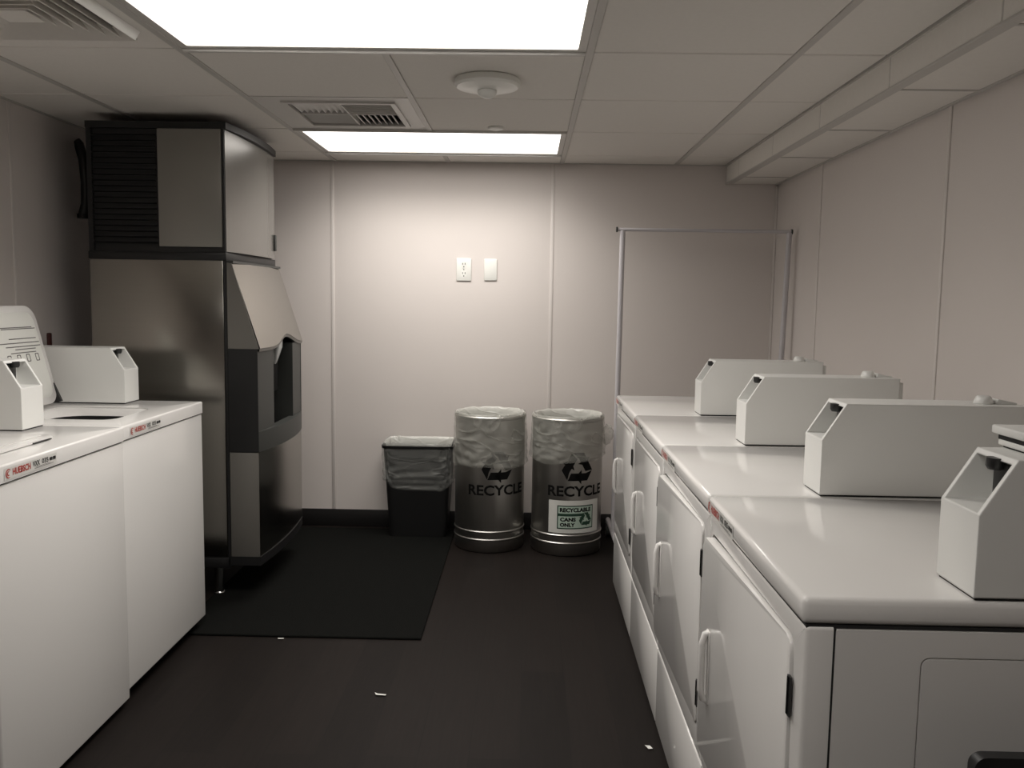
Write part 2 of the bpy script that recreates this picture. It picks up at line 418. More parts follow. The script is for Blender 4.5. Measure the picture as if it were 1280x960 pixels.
# ------------------------------------------------------------------ brand badge lettering on appliances
def badge(parent, org, ud, vd, nd, size=1.0):
    """printed badge: swirl, red maker name, black model number. org + u*ud + v*vd + nd offset"""
    def place(bm, name, m, off=.0006):
        for v in bm.verts:
            p = Vector(org)+Vector(ud)*v.co.x*size+Vector(vd)*v.co.y*size+Vector(nd)*off
            v.co = p
        return finish(name, bm, m, parent)
    bm = flat_bm([[(-.004, -.002), (.232, -.002), (.232, .028), (-.004, .028)]])
    place(bm, 'badge', 'badge_white', .0003)
    polys = []
    for k, (r0, r1, a0, a1) in enumerate(((.0085, .0125, 40, 300), (.003, .0065, 60, 320))):
        n = 14
        for i in range(n):
            aa, ab = math.radians(a0+(a1-a0)*i/n), math.radians(a0+(a1-a0)*(i+1)/n)
            th = [1-abs(2*(j/n)-1)**2*.7 for j in (i, i+1)]
            ra = [(r0+r1)/2-(r1-r0)/2*th[0], (r0+r1)/2+(r1-r0)/2*th[0]]; rb = [(r0+r1)/2-(r1-r0)/2*th[1], (r0+r1)/2+(r1-r0)/2*th[1]]
            c = (.013, .013)
            polys.append([(c[0]+ra[0]*math.cos(aa), c[1]+ra[0]*math.sin(aa)), (c[0]+ra[1]*math.cos(aa), c[1]+ra[1]*math.sin(aa)), (c[0]+rb[1]*math.cos(ab), c[1]+rb[1]*math.sin(ab)), (c[0]+rb[0]*math.cos(ab), c[1]+rb[0]*math.sin(ab))])
    place(flat_bm(polys), 'badge_emblem', 'red', .0010)
    place(fit_text(text_bm('HUEBSCH', 1, .03), .030, .006, .078, .017), 'badge_lettering', 'red', .0010)
    place(fit_text(text_bm('VXX', 1, .02), .118, .009, .032, .014), 'badge_lettering', 'ink', .0010)
    place(fit_text(text_bm('035', 1, .02), .160, .010, .030, .013), 'badge_lettering', 'ink', .0010)
    place(fit_text(text_bm('mm mm', 1, .05), .196, .011, .030, .009), 'badge_lettering', 'ink', .0010)
    place(flat_bm([[(.125, .003), (.215, .003), (.215, .0042), (.125, .0042)], [(.13, .0058), (.20, .0058), (.20, .0068), (.13, .0068)]]), 'badge_rule', 'print', .0010)
MT['badge_white'] = mat('badge_white', (.68, .67, .64), .4)

# ------------------------------------------------------------------ coin box (local: front at x=0 facing -x, near side y=0)
def coin_box(parent, loc, L=.46, W=.118, flip=False, plates=False):
    root_bm = bmesh.new()
    H, FH, CB = .208, .125, .052
    sx = -1 if flip else 1
    P = lambda x, y, z: (sx*x, y, z)
    bm = root_bm
    prof = [(0, 0), (0, FH), (CB, H), (L, H), (L, 0)]
    a = [bm.verts.new(P(x, 0, z)) for x, z in prof]; b = [bm.verts.new(P(x, W, z)) for x, z in prof]
    bm.faces.new(a); bm.faces.new(b[::-1])
    for i in (0, 2, 3, 4):
        j = (i+1) % 5; bm.faces.new((a[i], a[j], b[j], b[i]))
    # chamfer opening
    def on_ch(s, y): return (CB*s, y, FH+(H-FH)*s)
    o_ = [a[1], b[1], b[2], a[2]]
    rim = .009
    inn = [bm.verts.new(P(*on_ch(.02, rim))), bm.verts.new(P(*on_ch(.02, W-rim))), bm.verts.new(P(*on_ch(.90, W-rim))), bm.verts.new(P(*on_ch(.90, rim)))]
    dx = .075
    back = [bm.verts.new(P(dx, v_, z_)) for v_, z_ in ((rim, on_ch(.02, 0)[2]), (W-rim, on_ch(.02, 0)[2]), (W-rim, on_ch(.90, 0)[2]), (rim, on_ch(.90, 0)[2]))]
    for i in range(4):
        j = (i+1) % 4
        bm.faces.new((o_[i], o_[j], inn[j], inn[i])); bm.faces.new((inn[i], inn[j], back[j], back[i]))
    bm.faces.new(back)
    o = finish('coin_box', bm, 'enamel_box', parent, loc)
    def pb(name, x0, x1, y0, y1, z0, z1, m, bev=0):
        x0, x1 = sorted((sx*x0, sx*x1)); return box(name, x0, x1, y0, y1, z0, z1, m, o, bev)
    pb('gasket', .003, L-.003, .003, W-.003, -.004, .0, 'gap')
    pb('coin_slide', .055, .074, W*.30, W*.62, FH+.004, .195, 'dark', .002)
    c = bmesh.new(); lathe(c, [(.010, .185), (.013, .19), (.013, .203)], 12); finish('slide_bolt', c, 'dark', o, (sx*.046, W*.45, 0), smooth=True)
    c = bmesh.new(); lathe(c, [(.012, 0), (.012, .004)], 12); finish('slide_foot', c, 'dark', o, (sx*.05, W*.42, FH+.003), smooth=True)
    if plates:
        pb('cover_plate', .09, .30, .03, W+.012, H+.003, H+.012, 'enamel_box', .002)
        pb('cover_gap', .095, .29, .035, W+.004, H, H+.004, 'gap')  # black filler blocks put where a dark gap shows between the plates
        pb('cover_plate', .085, .31, .05, W+.025, H+.020, H+.034, 'enamel_box', .003)
        pb('cover_gap', .092, .30, .05, W+.015, H+.012, H+.020, 'gap')
    else:
        c = bmesh.new(); lathe(c, [(.021, H), (.021, H+.004), (.016, H+.016), (.013, H+.018)], 20); finish('lock_knob', c, 'enamel_box', o, (sx*(L-.075), W*.5, 0), smooth=True)
        c = bmesh.new(); prism(c, [(L-.055, H), (L-.05, H+.012), (L-.008, H+.004), (L-.008, H)], W*.35, W*.65, lambda u, v, d: P(u, d, v)); finish('lock_tab', c, 'enamel_box', o)
    pb('end_cap', L, L+.014, .006, W-.006, .0, H-.012, 'enamel_box', .003)
    return o

# ------------------------------------------------------------------ dryers (local: front face at x=0 facing -x, near side y=0)
XD, HD, YD, DW = .4227, .8988, 1.2548, .683
DD = .70
def dryer(i, label, ajar):
    t = thing('tumble_dryer', (XD, YD+i*DW, 0), label, 'dryer', 'white coin dryers in a row')
    W = DW-.006; o = .003
    box('body', .045, DD-.004, o+.004, o+W-.004, .004, HD-.046, 'enamel', t)
    box('top_panel', -.006, DD, o, o+W, HD-.042, HD, 'enamel', t, .011, 3)
    box('top_gap', .002, DD-.006, o+.003, o+W-.003, HD-.047, HD-.042, 'gap', t)
    # front frame with door opening
    dy0, dy1, dz0, dz1 = .056, .652, .325, .815
    bm = bmesh.new()
    oc = ((o+W/2), (.262+HD-.047)/2)
    ow, oh = W, HD-.047-.256
    ring(bm, rrect(ow, oh, .006, 4, oc[0], oc[1]), rrect(dy1-dy0+.012, dz1-dz0+.012, .028, 4, (dy0+dy1)/2, (dz0+dz1)/2), 0, .042, lambda u, v, d: (d, u, v))
    bmesh.ops.bevel(bm, geom=[e for e in bm.edges if all(abs(v.co.x) < 1e-6 for v in e.verts) and all(v.co.y < o+.01 or v.co.y > o+W-.01 or v.co.z > HD-.06 or v.co.z < .27 for v in e.verts)], offset=.007, segments=3, profile=.5, affect='EDGES')
    finish('front_panel', bm, 'enamel', t, smooth=True)
    box('door_recess', .030, .044, dy0-.01, dy1+.01, dz0-.01, dz1+.01, 'grey_plastic', t)
    box('kick_panel', .0, .042, o, o+W, .012, .253, 'enamel', t, .006, 2)
    box('toe_plinth', .03, DD-.02, o+.01, o+W-.01, 0, .012, 'gap', t)
    # door, hinged on its near edge
    dw, dh = dy1-dy0, dz1-dz0
    bm = bmesh.new(); prism(bm, rrect(dw, dh, .024, 5, dw/2, (dz0+dz1)/2), -.004, .016, lambda u, v, d: (d, u, v))
    bmesh.ops.bevel(bm, geom=[e for e in bm.edges if all(v.co.x < -.0035 for v in e.verts)], offset=.004, segments=2, profile=.5, affect='EDGES')
    d = finish('door', bm, 'enamel', t, (0, dy0, 0), smooth=True); d.rotation_euler.z = ajar
    for z in (.407, .725):
        box('hinge', -.0065, -.003, -.012, .002, z-.032, z+.032, 'dark', d)
        box('hinge', -.008, -.004, -.006, -.001, z-.03, z+.03, 'ink', d)
    # bow handle
    hy = dw-.080
    bm = bmesh.new()
    tube(bm, [(-.002, hy, .466), (-.012, hy, .470), (-.018, hy, .492), (-.018, hy, .543), (-.018, hy, .594), (-.012, hy, .616), (-.002, hy, .620)], .0075, 8)
    for v in bm.verts: v.co.y = hy+(v.co.y-hy)*1.25
    finish('handle', bm, 'enamel', d, smooth=True, flat_angle=60)
    box('handle_plate', -.0065, -.003, hy-.012, hy+.012, .462, .624, 'enamel', d, .001, 1)
    # side skins
    for side in ((0,) if i == 0 else ()):
        ring_bm = bmesh.new()
        cx, cz, sw, sh = (.046+DD)/2, (.012+HD-.048)/2, DD-.046, HD-.06
        ax0, ax1, az0, az1 = .173, .60, .20, .811
        ring(ring_bm, rrect(sw, sh, .003, 4, cx, cz), rrect(ax1-ax0, az1-az0, .014, 4, (ax0+ax1)/2, (az0+az1)/2), -.0, .006, lambda u, v, q: (u, o+.006-q, v))
        finish('side_panel', ring_bm, 'enamel', t)
        b2 = bmesh.new(); prism(b2, rrect(ax1-ax0-.005, az1-az0-.005, .012, 4, (ax0+ax1)/2, (az0+az1)/2), 0, .006, lambda u, v, q: (u, o+.006-q, v))
        finish('access_panel', b2, 'enamel', t)
        b3 = bmesh.new(); add_box(b3, .048, DD-.006, o+.0055, o+.0065, .014, HD-.05); finish('side_backing', b3, 'gap', t)
        box('corner_gap', .0415, .0465, o+.002, o+.004, .012, HD-.047, 'gap', t)
    coin_box(t, (.247, .006, HD+.004), plates=(i == 0))
    badge(t, (-.0066, DW-.012, HD-.035), (0, -1, 0), (0, 0, 1), (-1, 0, 0), 1.0)
dryer(0, 'nearest white coin dryer with its door ajar and blank side panel showing', math.radians(1.5))
dryer(1, 'second white coin dryer from the camera, door slightly ajar', math.radians(1.5))
dryer(2, 'third white coin dryer from the camera, door shut and glossy', 0)
dryer(3, 'farthest white coin dryer at the recycling can end of the row', 0)

# ------------------------------------------------------------------ washers (local: front at x=0 facing +x, near side y=0)
XW, HW, YW = -1.2745, .9143, 2.0036-DW
WD = .66
def washer(i, label, lid, dx=0, zb=.035):
    t = thing('washing_machine', (XW+dx, YW+i*DW, 0), label, 'washer', 'white top-loading washers in a row')
    W = DW-.004; o = .002
    box('body', -WD+.004, -.03, o+.002, o+W-.002, zb+.02, HW-.07, 'enamel', t)
    box('front_panel', -.03, -.004, o, o+W, zb, HW-.049, 'enamel', t, .006, 3)
    box('top_gap', -WD+.004, -.008, o+.003, o+W-.003, HW-.052, HW-.045, 'gap', t)
    box('toe_plinth', -WD+.02, -.05, o+.015, o+W-.015, .0, zb+.02, 'gap', t)
    # top panel with a well
    hx, hy, hw, hh = -.27, .30, .34, .32
    bm = bmesh.new()
    out = rrect(WD, W, .006, 5, -WD/2, o+W/2); inn = rrect(hw, hh, .05, 5, hx, hy)
    ring(bm, out, inn, HW-.045, HW, lambda u, v, d: (u, v, d))
    bmesh.ops.bevel(bm, geom=[e for e in bm.edges if all(v.co.z > HW-1e-5 for v in e.verts) and all(v.co.x > -.008 or v.co.x < -WD+.008 or v.co.y < .008 or v.co.y > W-.006 for v in e.verts)], offset=.006, segments=3, profile=.5, affect='EDGES')
    finish('top_panel', bm, 'enamel', t, smooth=True)
    bm = bmesh.new()
    loft(bm, [[(x, y, z) for x, y in rrect(a, b, r, 5, hx, hy)] for a, b, r, z in ((hw+.002, hh+.002, .05, HW-.004), (hw-.02, hh-.02, .07, HW-.012), (hw-.04, hh-.04, .10, HW-.030))], False, False)
    finish('well', bm, 'enamel', t, smooth=True)
    bm = bmesh.new()
    loft(bm, [[(x, y, z) for x, y in rrect(a, b, r, 5, hx, hy)] for a, b, r, z in ((hw-.04, hh-.04, .10, HW-.030), (hw-.02, hh-.02, .12, HW-.05), (hw-.02, hh-.02, .15, HW-.35))], False, True)
    finish('tub', bm, 'tub', t, smooth=True)
    # lid, hinged at the rear edge of the well
    lw, lh = hw+.025, hh+.03
    bm = bmesh.new()
    loft(bm, [[(x, y, z) for x, y in rrect(a, b, r, 5, lw/2, 0)] for a, b, r, z in ((lw-.01, lh-.01, .05, .0), (lw, lh, .055, .003), (lw, lh, .055, .012), (lw-.012, lh-.012, .05, .017))])
    l = finish('lid', bm, 'enamel', t, (hx-hw/2-.014, hy, HW+.004), smooth=True)
    bm = bmesh.new(); loft(bm, [[(x, y, z) for x, y in rrect(a, b, r, 5, lw/2, 0)] for a, b, r, z in ((lw-.05, lh-.05, .04, -.0005), (lw-.075, lh-.075, .035, -.006))]); finish('inner_panel', bm, 'paper', l, smooth=True)
    if lid == 'open':
        l.rotation_euler.y = -math.radians(104); l.location.z += .012
        # printed instructions on the underside
        random.seed(3)
        rows_ = [(.285, .26), (.28, .22), (.245, .19), (.23, .26), (.217, .22), (.207, .17), (.195, .20)]
        for x, ln in rows_:
            bm = bmesh.new(); add_box(bm, x-.0015, x+.0015, .13-ln+.02, .13+random.uniform(-.03, .03), -.0068, -.0062); finish('instruction_line', bm, 'print', l)
        for y in (.10, .045, -.01, -.065):
            bm = bmesh.new(); ring(bm, rrect(.028, .022, .004, 3, .175, y), rrect(.022, .016, .003, 3, .175, y), -.0068, -.0062, lambda u, v, d: (u, v, d)); finish('instruction_symbol', bm, 'print', l)
        bm = bmesh.new(); prism(bm, [(-.012, 0), (.02, 0), (.012, .085), (.002, .085)], lh/2-.012, lh/2-.002, lambda u, v, d: (v, d, u)); finish('hinge_arm', bm, 'dark', l)
    else:
        l.scale.z = .45; l.location.z = HW+.0008
        box('lid_grip', lw-.006, lw+.004, .03, .12, .004, .010, 'dark', l)
        box('lid_ridge', lw-.04, lw-.034, -lh/2+.04, lh/2-.04, .0165, .020, 'enamel', l, .001, 1)
    coin_box(t, (-.250, DW-.118-.008, HW+.004), L=.46, flip=True)
    badge(t, (.0006, .055, HW-.038), (0, 1, 0), (0, 0, 1), (1, 0, 0), 1.0)
    return t
washer(2, 'farthest white top-loading washer with its lid raised beside the steel ice machine', 'open', 0, .045)
washer(1, 'white top-loading washer with its lid shut, before the one with raised lid', 'shut', .006, .022)
washer(0, 'white washer front strip cut by the lower left picture edge', 'shut', .004, .022)

# ------------------------------------------------------------------ ice machine
NX, FX, BX = -1.285, -1.155, -1.868       # cabinet front, dispenser front, back
NY, FY = 3.69, 4.40
root = thing('ice_dispenser', ((NX+BX)/2, (NY+FY)/2, 0), 'tall stainless steel ice machine with black dispenser alcove by the left wall', 'ice machine')
ofs = root.location.copy()
def W_(name, x0, x1, y0, y1, z0, z1, m, parent=root, bev=0, seg=2): return box(name, x0, x1, y0, y1, z0, z1, m, parent, bev, seg, o=ofs)
for x in (NX-.075, BX+.075):
    for y in (NY+.06, FY-.07):
        bm = bmesh.new(); lathe(bm, [(.024, 0), (.026, .004), (.024, .012), (.019, .016), (.019, .135)], 16); finish('leg', bm, 'chrome', root, Vector((x, y, 0))-Vector((ofs.x, ofs.y, 0)), smooth=True)
W_('base_tray', BX, NX, NY, FY, .135, .185, 'black', bev=.004)
W_('cabinet_core', BX+.004, NX-.004, NY+.004, FY-.004, .18, 1.47, 'black')
W_('side_panel', BX, NX-.012, NY-.004, NY+.006, .188, 1.478, 'steel', bev=.003)
W_('side_panel', BX, NX-.012, FY-.006, FY+.004, .188, 1.478, 'steel', bev=.003)
W_('corner_trim', NX-.010, NX+.001, NY-.003, NY+.02, .188, 1.478, 'black')
W_('seam_band', BX-.004, NX+.004, NY-.006, FY+.006, 1.478, 1.512, 'black', bev=.004)
# head
W_('head_core', BX+.01, NX-.012, NY+.008, FY-.008, 1.512, 2.03, 'black')
for k in range(20):
    z = 1.55+k*.0235
    bm = bmesh.new(); add_box(bm, BX+.02-ofs.x, -1.575-ofs.x, -.010, .002, -.0015, .0015); o = finish('louvre', bm, 'black', root, (0, NY-ofs.y, z)); o.rotation_euler.x = .6
W_('head_frame', BX, BX+.022, NY-.003, NY+.012, 1.512, 2.03, 'black')
W_('head_frame', -1.578, NX, NY-.001, NY+.012, 1.512, 1.532, 'black')
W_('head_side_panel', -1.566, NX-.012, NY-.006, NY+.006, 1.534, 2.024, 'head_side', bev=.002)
W_('head_corner_trim', NX-.009, NX, NY-.004, NY+.02, 1.512, 2.03, 'black')
# bowed front panel and cap
def bow(y, amt): s = (y-NY)/(FY-NY); return amt*4*s*(1-s)
def bowed(name, x, amt, z0, z1, m, thick=.02, y0=NY, y1=FY, bev=.002):
    bm = bmesh.new(); n = 14
    pts = [(x+bow(y0+(y1-y0)*i/n, amt), y0+(y1-y0)*i/n) for i in range(n+1)]
    poly = pts+[(x-thick, y1), (x-thick, y0)]
    loft(bm, [[(a-ofs.x, b-ofs.y, z) for a, b in poly] for z in (z0, z1)])
    return finish(name, bm, m, root, smooth=True, flat_angle=30)
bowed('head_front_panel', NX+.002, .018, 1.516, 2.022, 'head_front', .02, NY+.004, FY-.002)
bowed('head_cap', NX+.012, .026, 2.024, 2.052, 'black', NX+.012-BX, NY-.008, FY+.006)
W_('head_latch', NX+.006, NX+.016, FY-.035, FY-.012, 1.555, 1.635, 'grey_plastic', bev=.002)
# dispenser: slanted hood
bm = bmesh.new(); n = 22
topz, HB = 1.468, 1.106
def wave(s):        # lower edge of the hood: dips near, humps over the chute
    return HB+.047*math.exp(-((s-.60)/.20)**2)
outer_t, outer_b, in_t, in_b = [], [], [], []
for i in range(n+1):
    s = i/n; y = NY+.004+(FY-NY-.006)*s
    zb = wave(s); k = (topz-zb)/(topz-HB)
    outer_t.append((NX+.022+bow(y, .010)-ofs.x, y-ofs.y, topz)); xb = NX+.022+(FX-NX-.012)*k+bow(y, .014)
    outer_b.append((xb-ofs.x, y-ofs.y, zb)); in_t.append((NX+.002-ofs.x, y-ofs.y, topz)); in_b.append((xb-.018-ofs.x, y-ofs.y, zb))
loft(bm, [outer_t, outer_b, in_b, in_t], False, False, False)
finish('hood', bm, 'steel', root, smooth=True, flat_angle=35)
bm = bmesh.new()
lipA = [(p[0]-.001, p[1], p[2]+.003) for p in outer_b]; lipB = [(p[0]-.004, p[1], p[2]-.014) for p in outer_b]; lipC = [(p[0]-.014, p[1], p[2]-.014) for p in outer_b]; lipD = [(p[0]-.016, p[1], p[2]+.003) for p in outer_b]
loft(bm, [lipA, lipB, lipC, lipD], False, False, False); finish('hood_edge', bm, 'satin', root, smooth=True, flat_angle=35)
bm = bmesh.new(); prism(bm, [(NX+.003, 1.104), (NX+.003, 1.47), (NX+.024, 1.466), (FX+.006, 1.104)], NY-.002, NY+.004, lambda u, v, d: (u-ofs.x, d-ofs.y, v)); finish('hood_side', bm, 'satin', root)
bm = bmesh.new(); prism(bm, [(NX+.003, 1.104), (NX+.003, 1.47), (NX+.02, 1.466), (FX-.002, 1.104)], FY-.004, FY+.002, lambda u, v, d: (u-ofs.x, d-ofs.y, v)); finish('hood_side', bm, 'satin', root)
W_('hood_lip', NX+.002, NX+.03, NY+.002, FY, 1.468, 1.478, 'grey_plastic')
# alcove
W_('alcove_side', NX+.002, FX, NY-.002, NY+.004, .655, 1.103, 'black')
W_('alcove_side', NX+.002, FX, FY-.004, FY+.002, .655, 1.103, 'black')
W_('alcove_back', NX, NX+.008, NY, FY, .655, 1.2, 'ink')
def col_(name, y0, y1):
    bm = bmesh.new(); n = 5
    pts = [(FX+bow(y0+(y1-y0)*i/n, .014)-.002, y0+(y1-y0)*i/n) for i in range(n+1)]
    poly = pts+[(NX+.008, y1), (NX+.008, y0)]
    loft(bm, [[(a-ofs.x, b-ofs.y, z) for a, b in poly] for z in (.70, 1.104)])
    finish(name, bm, 'grey_plastic', root, smooth=True, flat_angle=30)
col_('alcove_column', NY+.004, NY+.20); col_('alcove_column', FY-.19, FY-.004)
bm = bmesh.new(); cyr_ = NY+.40
loft(bm, [[(FX-.045+dx-ofs.x, cyr_+dy-ofs.y, z) for dx, dy in rrect(a, a*1.3, a*.3, 3)] for a, z in ((.07, 1.15), (.065, 1.09), (.03, 1.03), (.012, 1.01))]); finish('ice_chute', bm, 'clear', root, smooth=True)
# drip tray: bowed lip and grille
bowed('drip_tray_lip', FX+.001, .036, .655, .745, 'grey_plastic', .012)
bowed('drip_tray_floor', FX-.008, .034, .700, .715, 'ink', .12)
for k in range(9):
    y = NY+.16+k*.045
    W_('grille_bar', NX+.02, FX+bow(y, .03)-.012, y-.004, y+.004, .716, .722, 'black')
W_('push_lever', FX-.06, FX-.045, NY+.34, NY+.46, .88, 1.06, 'ink', bev=.004)
# lower door
bowed('lower_panel', FX-.001, .020, .190, .652, 'steel', .012)
W_('lower_side', NX+.003, FX-.002, NY-.002, NY+.006, .190, .652, 'satin', bev=.001)
W_('lower_side', NX+.003, FX-.002, FY-.006, FY+.002, .190, .652, 'satin', bev=.001)
bowed('lower_base', FX+.001, .022, .150, .190, 'black', FX-NX+.01)
W_('lower_core', NX-.002, FX-.013, NY+.006, FY-.006, .185, .70, 'black')

# ------------------------------------------------------------------ recycling cans
def wrap(bm, cx, cy, R, th0, z0, off):
    for v in bm.verts:
        a = th0+v.co.x/R; r = R+off
        v.co = Vector((cx+r*math.sin(a), cy-r*math.cos(a), z0+v.co.y))
def liner(parent, shape, ztop, hem, inner, name, m, n=120, rows_=30, seed=0):
    """shape(a, off) -> (x, y) rim outline; hem(a) -> lower edge height"""
    bm = bmesh.new(); loops = []
    for j in range(rows_+1):
        s = j/rows_; lp = []
        for i in range(n):
            a = 2*PI*i/n; zh = hem(a); z = ztop-(ztop-zh)*s
            wob = noise.noise(Vector((math.cos(a)*3+seed, math.sin(a)*3, z*9)))*.5+noise.noise(Vector((math.cos(a)*7+seed, math.sin(a)*7, z*38)))*.6
            off = .006+.007*s+max(-.005, .013*wob*(.3+s))
            if j == rows_: off = .007
            x, y = shape(a, off, z); lp.append((x, y, z))
        loops.append(lp)
    rim = []
    for off, dz in ((.004, .008), (-.004, .012), (-.012, .006)):
        rim.append([(*shape(2*PI*i/n, off+.003*noise.noise(Vector((i*.4, seed, off*100))), ztop), ztop+dz+.005*noise.noise(Vector((i*.25, seed+3, 1)))) for i in range(n)])
    ins = []
    for k in range(1, 9):
        z = ztop-(ztop-inner)*k/8
        ins.append([(*shape(2*PI*i/n, -.016-.012*k/8+.02*(k/8)*noise.noise(Vector((math.cos(2*PI*i/n)*5, math.sin(2*PI*i/n)*5, k*.3+seed))), z), z) for i in range(n)])
    loft(bm, loops[::-1]+rim[:2], False, False)
    finish(name, bm, m, parent, smooth=True, flat_angle=80)
    bm = bmesh.new(); loft(bm, rim[1:]+ins, False, False)
    return finish('bag_inside', bm, 'bag_in', parent, smooth=True, flat_angle=80)
def recycle_can(cx, cy, label, bagseed, hem, sign):
    R, H = .187, .722
    t = thing('recycling_can', (cx, cy, 0), label, 'recycling bin', 'steel recycling cans')
    bm = bmesh.new()
    lathe(bm, [(R-.02, .003), (R-.004, .003), (R, .010), (R, .062), (R+.004, .066), (R+.004, .072), (R, .076), (R, .104), (R+.004, .108), (R+.004, .114), (R, .118),
               (R, H-.02), (R+.004, H-.015), (R+.005, H-.005), (R, H), (R-.006, H-.005), (R-.006, .03), (0, .03)], 64)
    finish('barrel', bm, 'can_steel', t, smooth=True, flat_angle=30)
    bm = bmesh.new(); lathe(bm, [(R-.02, 0), (R-.012, 0), (R-.012, .006), (R-.02, .006)], 32); finish('foot_ring', bm, 'black', t)
    th = math.radians(17 if not sign else 17)
    bm = fit_text(text_bm('RECYCLE', 1, .03), -.165, 0, .33, .056); slice_u(bm, .012); wrap(bm, 0, 0, R, th, .309 if not sign else .320, .0006)
    finish('can_lettering', bm, 'ink', t)
    bm = flat_bm(arrow_polys(.095)); slice_u(bm, .012); wrap(bm, 0, 0, R, th-math.radians(2), .460 if not sign else .470, .0006); finish('recycle_symbol', bm, 'ink', t)
    def shape(a, off, z): return ((R+off)*math.cos(a), (R+off)*math.sin(a))
    liner(t, shape, H, hem, .40, 'bag_liner', 'bag', seed=bagseed)
    if sign:
        zs, thc = .127, math.radians(13)
        def quad(u0, u1, v0, v1): return flat_bm([[(u0, v0), (u1, v0), (u1, v1), (u0, v1)]])
        def lay(bm, nm, m, off): slice_u(bm, .012); wrap(bm, 0, 0, R, thc, zs, off); return finish(nm, bm, m, s)
        b = quad(-.145, .145, 0, .172); slice_u(b, .012); wrap(b, 0, 0, R, thc, zs, .0012); s = finish('paper_sign', b, 'paper', t)
        lay(quad(-.098, .102, .022, .146), 'sign_border', 'green', .0017)
        lay(quad(-.092, .096, .028, .140), 'sign_field', 'mint', .0021)
        lay(quad(-.092, .040, .090, .104), 'sign_bar', 'green', .0025)
        lay(fit_text(text_bm('RECYCLABLE', 1, .055), -.084, .111, .170, .023), 'sign_lettering', 'ink', .0025)
        lay(fit_text(text_bm('CANS', 1, .055), -.082, .062, .082, .021), 'sign_lettering', 'ink', .0025)
        lay(fit_text(text_bm('ONLY', 1, .055), -.082, .034, .078, .021), 'sign_lettering', 'ink', .0025)
        b = flat_bm(arrow_polys(.042))
        for v in b.verts: v.co.x += .054; v.co.y += .072
        lay(b, 'sign_symbol', 'green', .0028)
        bm = bmesh.new()
        bmesh.ops.create_icosphere(bm, subdivisions=3, radius=.034)
        for v in bm.verts: v.co *= 1+.35*noise.noise(v.co*60); v.co.z *= 1.5
        finish('bag_knot', bm, 'bag', t, (R+.022, -.02, .625), smooth=True)
    return t
recycle_can(-.190, 4.625, 'stainless recycling can without a paper sign, left of the other can', 1.3,
            lambda a: .452+.006*math.sin(3*a+1)+.004*math.sin(7*a), False)
recycle_can(.226, 4.590, 'stainless recycling can with a green and white paper sign', 6.1,
            lambda a: .490+.025*max(0, math.cos(a+.2))**2+.006*math.sin(4*a+1), True)

# black wastebasket
t = thing('waste_basket', (-.592, 4.80, 0), 'black tapered plastic wastebasket with a clear liner', 'trash can')
def brect(a, off, z, wb=.315, wt=.385, db=.20, dt=.255, H=.525):
    s = max(0, min(1, z/H)); w_, d_ = wb+(wt-wb)*s+2*off, db+(dt-db)*s+2*off
    c, q = math.cos(a), math.sin(a); p = .22
    return (w_/2*math.copysign(abs(c)**p, c), d_/2*math.copysign(abs(q)**p, q))
bm = bmesh.new(); n = 96
prof = [(0, .002), (0, .2), (0, .505), (.008, .508), (.009, .523), (.002, .525), (-.003, .51), (-.003, .01)]
loft(bm, [[(*brect(2*PI*(i+.5)/n, off, z), z) for i in range(n)] for off, z in prof]); finish('basket', bm, 'black', t, smooth=True, flat_angle=30)
liner(t, brect, .527, lambda a: .285+.03*math.cos(a-.6)**2-.02*math.sin(a*3), .28, 'bag_liner', 'bag2', n=192, seed=11)

# ------------------------------------------------------------------ floor mat, wall plates, rack, small things
bm = bmesh.new(); add_box(bm, -.49, .49, -.80, .80, 0, .009, .003, 1)
tag(finish('floor_mat', bm, 'mat', None, (-.885, 4.065, .0003)), 'black ribbed rubber mat on the floor before the ice machine', 'mat')
t = thing('power_outlet', (-.364, YB, 1.495), 'white duplex power outlet on the back wall', 'outlet')
bm = bmesh.new(); add_box(bm, -.042, .042, -.008, 0, -.063, .063, .003); finish('cover_plate', bm, 'plate', t, smooth=True)
for dz in (.026, -.026):
    bm = bmesh.new(); loft(bm, [[(u, d, v+dz) for u, v in rrect(.034, .036, .012)] for d in (-.007, -.0095)]); r_ = finish('receptacle', bm, 'plate', t)
    for dx in (-.007, .007): box('slot', dx-.0015, dx+.0015, -.0101, -.0093, dz+.001, dz+.011, 'ink', r_)
    box('slot', -.0025, .0025, -.0101, -.0093, dz-.013, dz-.007, 'ink', r_)
cyl('screw', (0, -.007, 0), (0, -.0092, 0), .003, 'chrome', t)
t = thing('blank_plate', (-.213, YB, 1.496), 'blank white cover plate on the back wall beside the outlet', 'wall plate')
bm = bmesh.new(); add_box(bm, -.036, .036, -.008, 0, -.060, .060, .003); finish('cover_plate', bm, 'plate', t, smooth=True)
for dz in (.041, -.041): cyl('screw', (0, -.007, dz), (0, -.0088, dz), .003, 'plate', t)

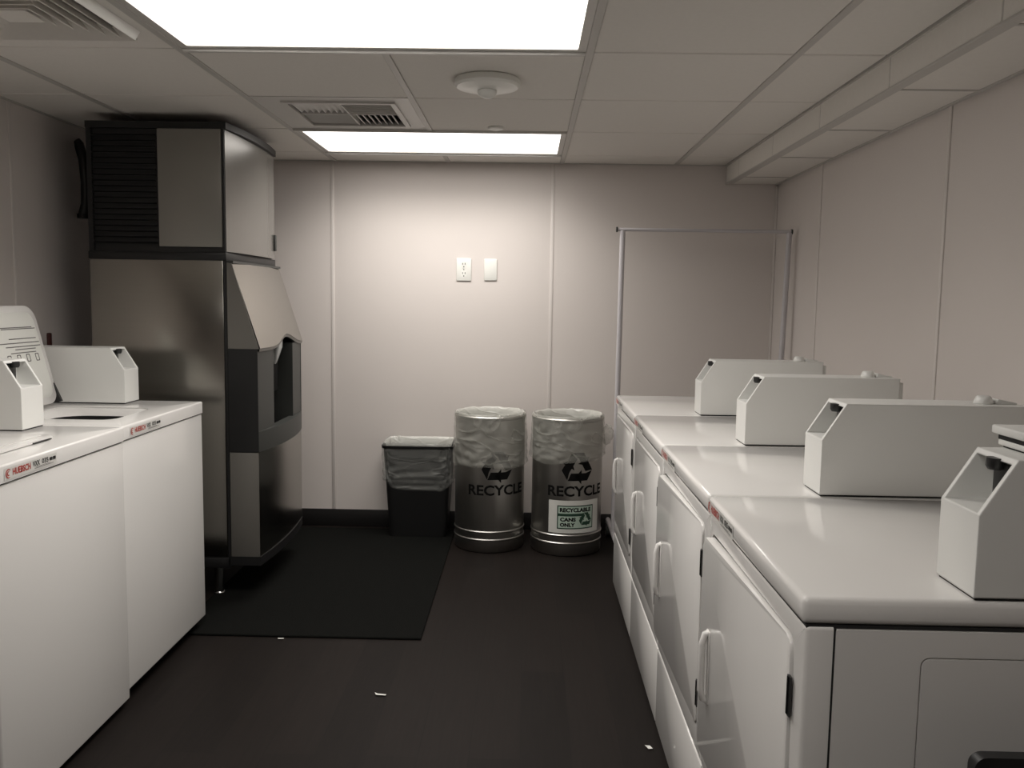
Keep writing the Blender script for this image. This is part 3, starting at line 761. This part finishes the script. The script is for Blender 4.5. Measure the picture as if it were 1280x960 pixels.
# garment rack standing between the last dryer and the back wall
RY = 4.55
t = thing('garment_rack', (.905, RY, 0), 'white tubular garment rack standing behind the farthest dryer', 'clothes rack')
xl, xr = .486-.905, 1.345-.905
bm = bmesh.new(); tube(bm, [(xl-.028, 0, 1.700), (xr+.012, 0, 1.700)], .009, 12); finish('top_rail', bm, 'rack', t, smooth=True)
for x in (xl-.03, xr+.012): cyl('end_cap', (x-.004, 0, 1.700), (x+.004, 0, 1.700), .0135, 'grey_plastic', t)
for x, lean in ((xl, -.008), (xr, -.030)):
    cyl('upright', (x+lean, 0, .09), (x, 0, 1.695), .014, 'rack', t)
    cyl('foot_bar', (x+lean, -.24, .09), (x+lean, .30, .09), .013, 'rack', t)
    for y in (-.22, .28):
        bm = bmesh.new(); tube(bm, [(x+lean-.012, y, .03), (x+lean+.012, y, .03)], .03, 16); finish('caster', bm, 'grey_plastic', t, smooth=True)
        box('caster_fork', x+lean-.016, x+lean+.016, y-.008, y+.008, .03, .08, 'chrome', t)
cyl('lower_rail', (xl-.018, .10, .095), (xr-.035, .10, .095), .010, 'rack', t)

# things on the left wall
t = thing('wall_hose', (XL, 4.02, 1.74), 'dark hose hanging on the left wall behind the ice machine', 'hose')
bm = bmesh.new(); tube(bm, [(.02, 0, -.05), (.035, .0, .0), (.035, .005, .10), (.03, .0, .20), (.012, 0, .27), (.001, 0, .28)], .022, 12); finish('tube', bm, 'dark', t, smooth=True)
bm = bmesh.new(); tube(bm, [(.02, 0, -.065), (.02, 0, -.045)], .026, 12); finish('coupling', bm, 'black', t, smooth=True)
cyl('hose_clip', (.001, .03, .06), (.06, .03, .06), .006, 'chrome', t)
t = thing('water_valve', (XL, 3.64, 1.10), 'dark red valve handle on the left wall behind the raised washer lid', 'valve')
cyl('stem', (.0005, 0, 0), (.05, 0, 0), .012, 'chrome', t)
bm = bmesh.new(); add_box(bm, .046, .06, -.012, .012, -.03, .062, .005); finish('lever', bm, 'redhandle', t, smooth=True)

# black chair at the lower right, its back against the dryer side
t = thing('chair', (.80, .93, 0), 'black chair back with rounded corner at the lower right picture edge', 'chair')
bm = bmesh.new(); prism(bm, rrect(.42, .34, .016, 5, 0, .582), .150, .168, lambda u, v, d: (u, d, v)); finish('backrest', bm, 'black', t, smooth=True)
bm = bmesh.new(); prism(bm, rrect(.42, .40, .05, 5, 0, -.06), .435, .455, lambda u, v, d: (u, v, d)); finish('seat', bm, 'black', t, smooth=True)
for sx in (-1, 1):
    cyl('leg', (sx*.19, -.24, 0), (sx*.18, -.22, .436), .011, 'dark', t)
    cyl('leg', (sx*.19, .15, 0), (sx*.18, .145, .70), .011, 'dark', t)

# litter on the floor
def scrap(name, loc, pts, label, rz):
    bm = bmesh.new(); P = [(u, v) for u, v in pts]
    loft(bm, [[(u, v, .0005+.004*abs(math.sin(u*120))) for u, v in P], [(u, v, .0015+.004*abs(math.sin(u*120))) for u, v in P]])
    o = finish(name, bm, 'paper', None, loc); o.rotation_euler.z = rz; tag(o, label, 'litter', 'paper scraps on the floor')
scrap('paper_scrap', (-.475, 2.79, .0003), [(-.02, .012), (-.012, -.008), (.02, -.008), (.021, 0), (-.008, .002)], 'small curled white scrap in the middle of the dark floor', 0)
scrap('paper_scrap', (.385, 2.486, .0003), [(-.008, .01), (-.006, -.012), (.007, -.014), (.006, .004), (0, .012)], 'tiny white scrap on the floor against the dryers', .3)
scrap('paper_scrap', (-.94, 3.243, .0003), [(-.012, .003), (-.010, -.004), (.010, -.003), (.012, .003)], 'tiny white scrap at the near edge of the black mat', 0)
